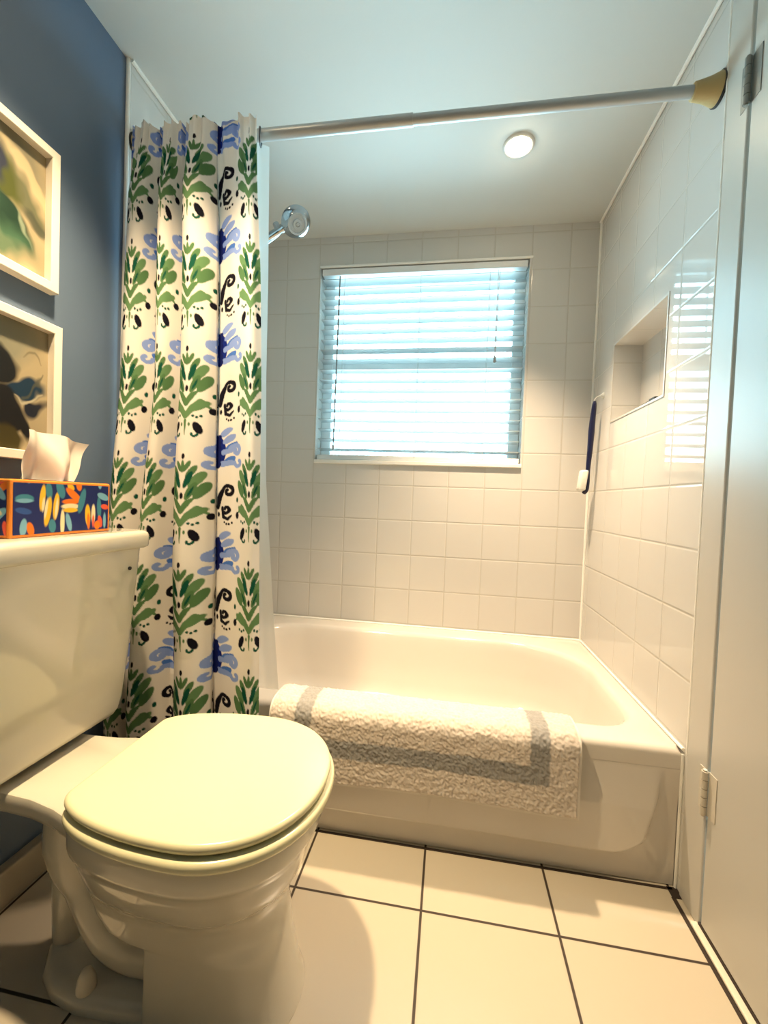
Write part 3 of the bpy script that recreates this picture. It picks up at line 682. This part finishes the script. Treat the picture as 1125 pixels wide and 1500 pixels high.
picture('framed_picture', 'white framed abstract painting in dark blue, lower picture behind the tissue box', 1.016, 1.346, -.235, art_blue)

# ================================================================== SHOWER HEAD
sh = thing('hand_shower', 'chrome hand shower on an arm, jutting out past the curtain near the ceiling', 'shower', (-L+.010, .40, 1.93))
bm = B(); lathe(bm, (-L+.008, .40, 1.93), (1, 0, 0), [(0, .030), (.003, .030), (.012, .022), (.014, .012)], 28); obj('wall_flange', bm, M['chrome'], sh, 40)
bm = B(); tube(bm, catmull([(-L+.012, .40, 1.93), (-1.50, .40, 1.935), (-1.42, .40, 1.92), (-1.36, .40, 1.925)], 6), .0105, 16); obj('arm', bm, M['chrome'], sh, 40)
bm = B(); tube(bm, [(-1.375, .395, 1.905), (-1.32, .395, 1.943), (-1.285, .395, 1.966)], [.015, .016, .013], 16); lathe(bm, (-1.30, .395, 1.975), (-.4, 0, .9), [(-.01, .012), (.014, .012), (.016, .008)], 14); obj('bracket', bm, M['chrome'], sh, 40)
bm = B(); tube(bm, catmull([(-1.40, .375, 1.865), (-1.34, .372, 1.912), (-1.28, .375, 1.950), (-1.245, .380, 1.975)], 6), [.010]*7+[.0125]*6+[.015]*6, 16); obj('handle', bm, M['chrome'], sh, 40)
hd = Vector((.50, -.46, -.73)).normalized(); hc = Vector((-1.212, .372, 1.968))
bm = B(); lathe(bm, hc-hd*.030, hd, [(-.014, .010), (-.010, .026), (0, .044), (.010, .054), (.016, .056), (.022, .053), (.028, .044), (.033, .039), (.036, .037)], 40); head = obj('head', bm, M['chrome'], sh, 40)
bm = B(); lathe(bm, hc+hd*.0062, hd, [(0, .0365), (.003, .035), (.0035, .029), (-.001, .027), (-.001, .019), (.004, .017), (.004, .009), (-.001, .0075), (.003, .005)], 40); obj('spray_face', bm, M['sprayface'], head, 30)
bm = B(); tube(bm, catmull([(-1.40, .375, 1.867), (-1.43, .374, 1.83), (-1.46, .372, 1.70), (-1.47, .37, 1.45), (-1.50, .39, 1.30), (-1.545, .40, 1.40), (-1.55, .40, 1.75), (-1.50, .40, 1.90)], 8), .0065, 10); obj('hose', bm, M['chrome'], sh, 60)

# ================================================================== BATH BRUSH
br = thing('bath_brush', 'navy handled scrub brush with white head hanging in the tiled corner', 'brush', (-.03, .735, 1.40))
bx, by = -.036, .722
bm = B()
pts = catmull([(bx, by-.012, 1.395), (bx-.001, by-.008, 1.36), (bx-.003, by, 1.28), (bx-.004, by+.004, 1.2), (bx-.006, by+.01, 1.12), (bx-.004, by+.012, 1.07), (bx-.007, by+.018, 1.03), (bx-.014, by+.026, 1.015)], 8)
rr = np.interp(np.linspace(0, 1, len(pts)), [0, .05, .3, .5, .7, .85, 1], [.005, .008, .0125, .010, .0075, .010, .008]); tube(bm, pts, list(rr), 14); obj('handle', bm, M['navy'], br, 60)
bm = B(); box(bm, bx-.042, bx-.012, by-.002, by+.040, 1.026, 1.112, .008, 3)
for v in bm.verts:
    if v.co.z > 1.08: v.co.x += .008; v.co.y -= 0
obj('bristle_head', bm, M['bristle'], br, 40)
bm = B(); lathe(bm, (-.001, by-.005, 1.42), (-1, 0, 0), [(0, .012), (.003, .011), (.008, .006), (.012, .004)], 24); tube(bm, catmull([(-.010, by-.005, 1.42), (-.028, by-.008, 1.412), (-.036, by-.010, 1.400), (-.036, by-.012, 1.39)], 5), .0016, 8)
tag(obj('suction_hook', bm, M['liner'], None, 40), 'clear suction hook on the tile above the navy brush', 'hook'); rebase(bpy.data.objects['suction_hook'], (-.001, by-.005, 1.42))
# thin dark razor lying on the niche ledge
bm = B(); tube(bm, [(.010, .50, NZ0+.0035), (.008, .40, NZ0+.0035), (.006, .31, NZ0+.0042)], [.0018, .0024, .003], 8)
rz = thing('razor', 'thin dark razor lying along the ledge of the tiled niche', 'razor', (.008, .40, NZ0)); obj('handle', bm, M['dark'], rz, 40)
bm = B(); box(bm, .001, .014, .272, .312, NZ0+.0005, NZ0+.010, .003); obj('blade_head', bm, M['dark'], rz)

# ================================================================== DOWNLIGHTS
LTS = [(-.423, .407), (-1.23, -.42)]
for i, (x, y) in enumerate(LTS):
    t = thing('ceiling_downlight', ('small round recessed downlight glowing in the ceiling above the tub', 'small round recessed downlight in the ceiling above the toilet')[i], 'light', (x, y, H), 'recessed ceiling lights')
    bm = B(); n = 48
    loft(bm, [[(x+r*math.cos(2*PI*k/n), y+r*math.sin(2*PI*k/n), H-h) for k in range(n)] for r, h in ((.054, .0), (.053, .004), (.046, .007), (.041, .005), (.039, .001))], False, False)
    obj('trim_ring', bm, M['trimring'], t, 60)
    bm = B(); lathe(bm, (x, y, H-.0005), (0, 0, -1), [(0, .039), (.003, .039), (.012, .033), (.018, .02), (.020, .006)], 36); obj('bulb', bm, M['bulb'], t, 60)
    ld = bpy.data.lights.new('downlight_lamp', 'SPOT'); ld.energy = (165, 148)[i]; ld.color = ((1, .74, .48), (1, .74, .43))[i]; ld.spot_size = math.radians((80, 92)[i]); ld.spot_blend = 1.0; ld.shadow_soft_size = .035
    lo = bpy.data.objects.new('downlight_lamp', ld); COL.objects.link(lo); lo.location = (x, y, H-.045)

# daylight: overcast sky through the window
wd = bpy.data.worlds.new('sky'); SC.world = wd; wd.use_nodes = True
bg = wd.node_tree.nodes['Background']; bg.inputs[0].default_value = (.55, .87, 1, 1); bg.inputs[1].default_value = 16
pl = bpy.data.lights.new('window_portal', 'AREA'); pl.shape = 'RECTANGLE'; pl.size = WX1-WX0; pl.size_y = WZ1-WZ0; pl.cycles.is_portal = True
po = bpy.data.objects.new('window_portal', pl); COL.objects.link(po); po.location = ((WX0+WX1)/2, W+.16, (WZ0+WZ1)/2); po.rotation_euler = (-PI/2, 0, 0)

# ================================================================== CAMERA
p = (-.6089, -1.1465, .9554); yaw, pit, rol, f = .1537, -.029, .0382, 616.3715
fwd = Vector((-math.sin(yaw)*math.cos(pit), math.cos(yaw)*math.cos(pit), math.sin(pit))); r = Vector((math.cos(yaw), math.sin(yaw), 0)); u = r.cross(fwd)
r2 = r*math.cos(rol)+u*math.sin(rol); u2 = -r*math.sin(rol)+u*math.cos(rol)
cd = bpy.data.cameras.new('camera'); co = bpy.data.objects.new('camera', cd); COL.objects.link(co)
mw = Matrix((r2, u2, -fwd)).transposed().to_4x4(); mw.translation = p; co.matrix_world = mw
cd.sensor_fit = 'VERTICAL'; cd.sensor_height = 36; cd.lens = f/1500*36; cd.clip_start = .02
SC.camera = co
vs = SC.view_settings; vs.view_transform = 'Standard'; vs.look = 'None'; vs.exposure = 0.6; vs.gamma = 1; vs.use_curve_mapping = False
SC.cycles.max_bounces = 10; SC.cycles.diffuse_bounces = 6; SC.cycles.transparent_max_bounces = 12; SC.cycles.sample_clamp_indirect = 6
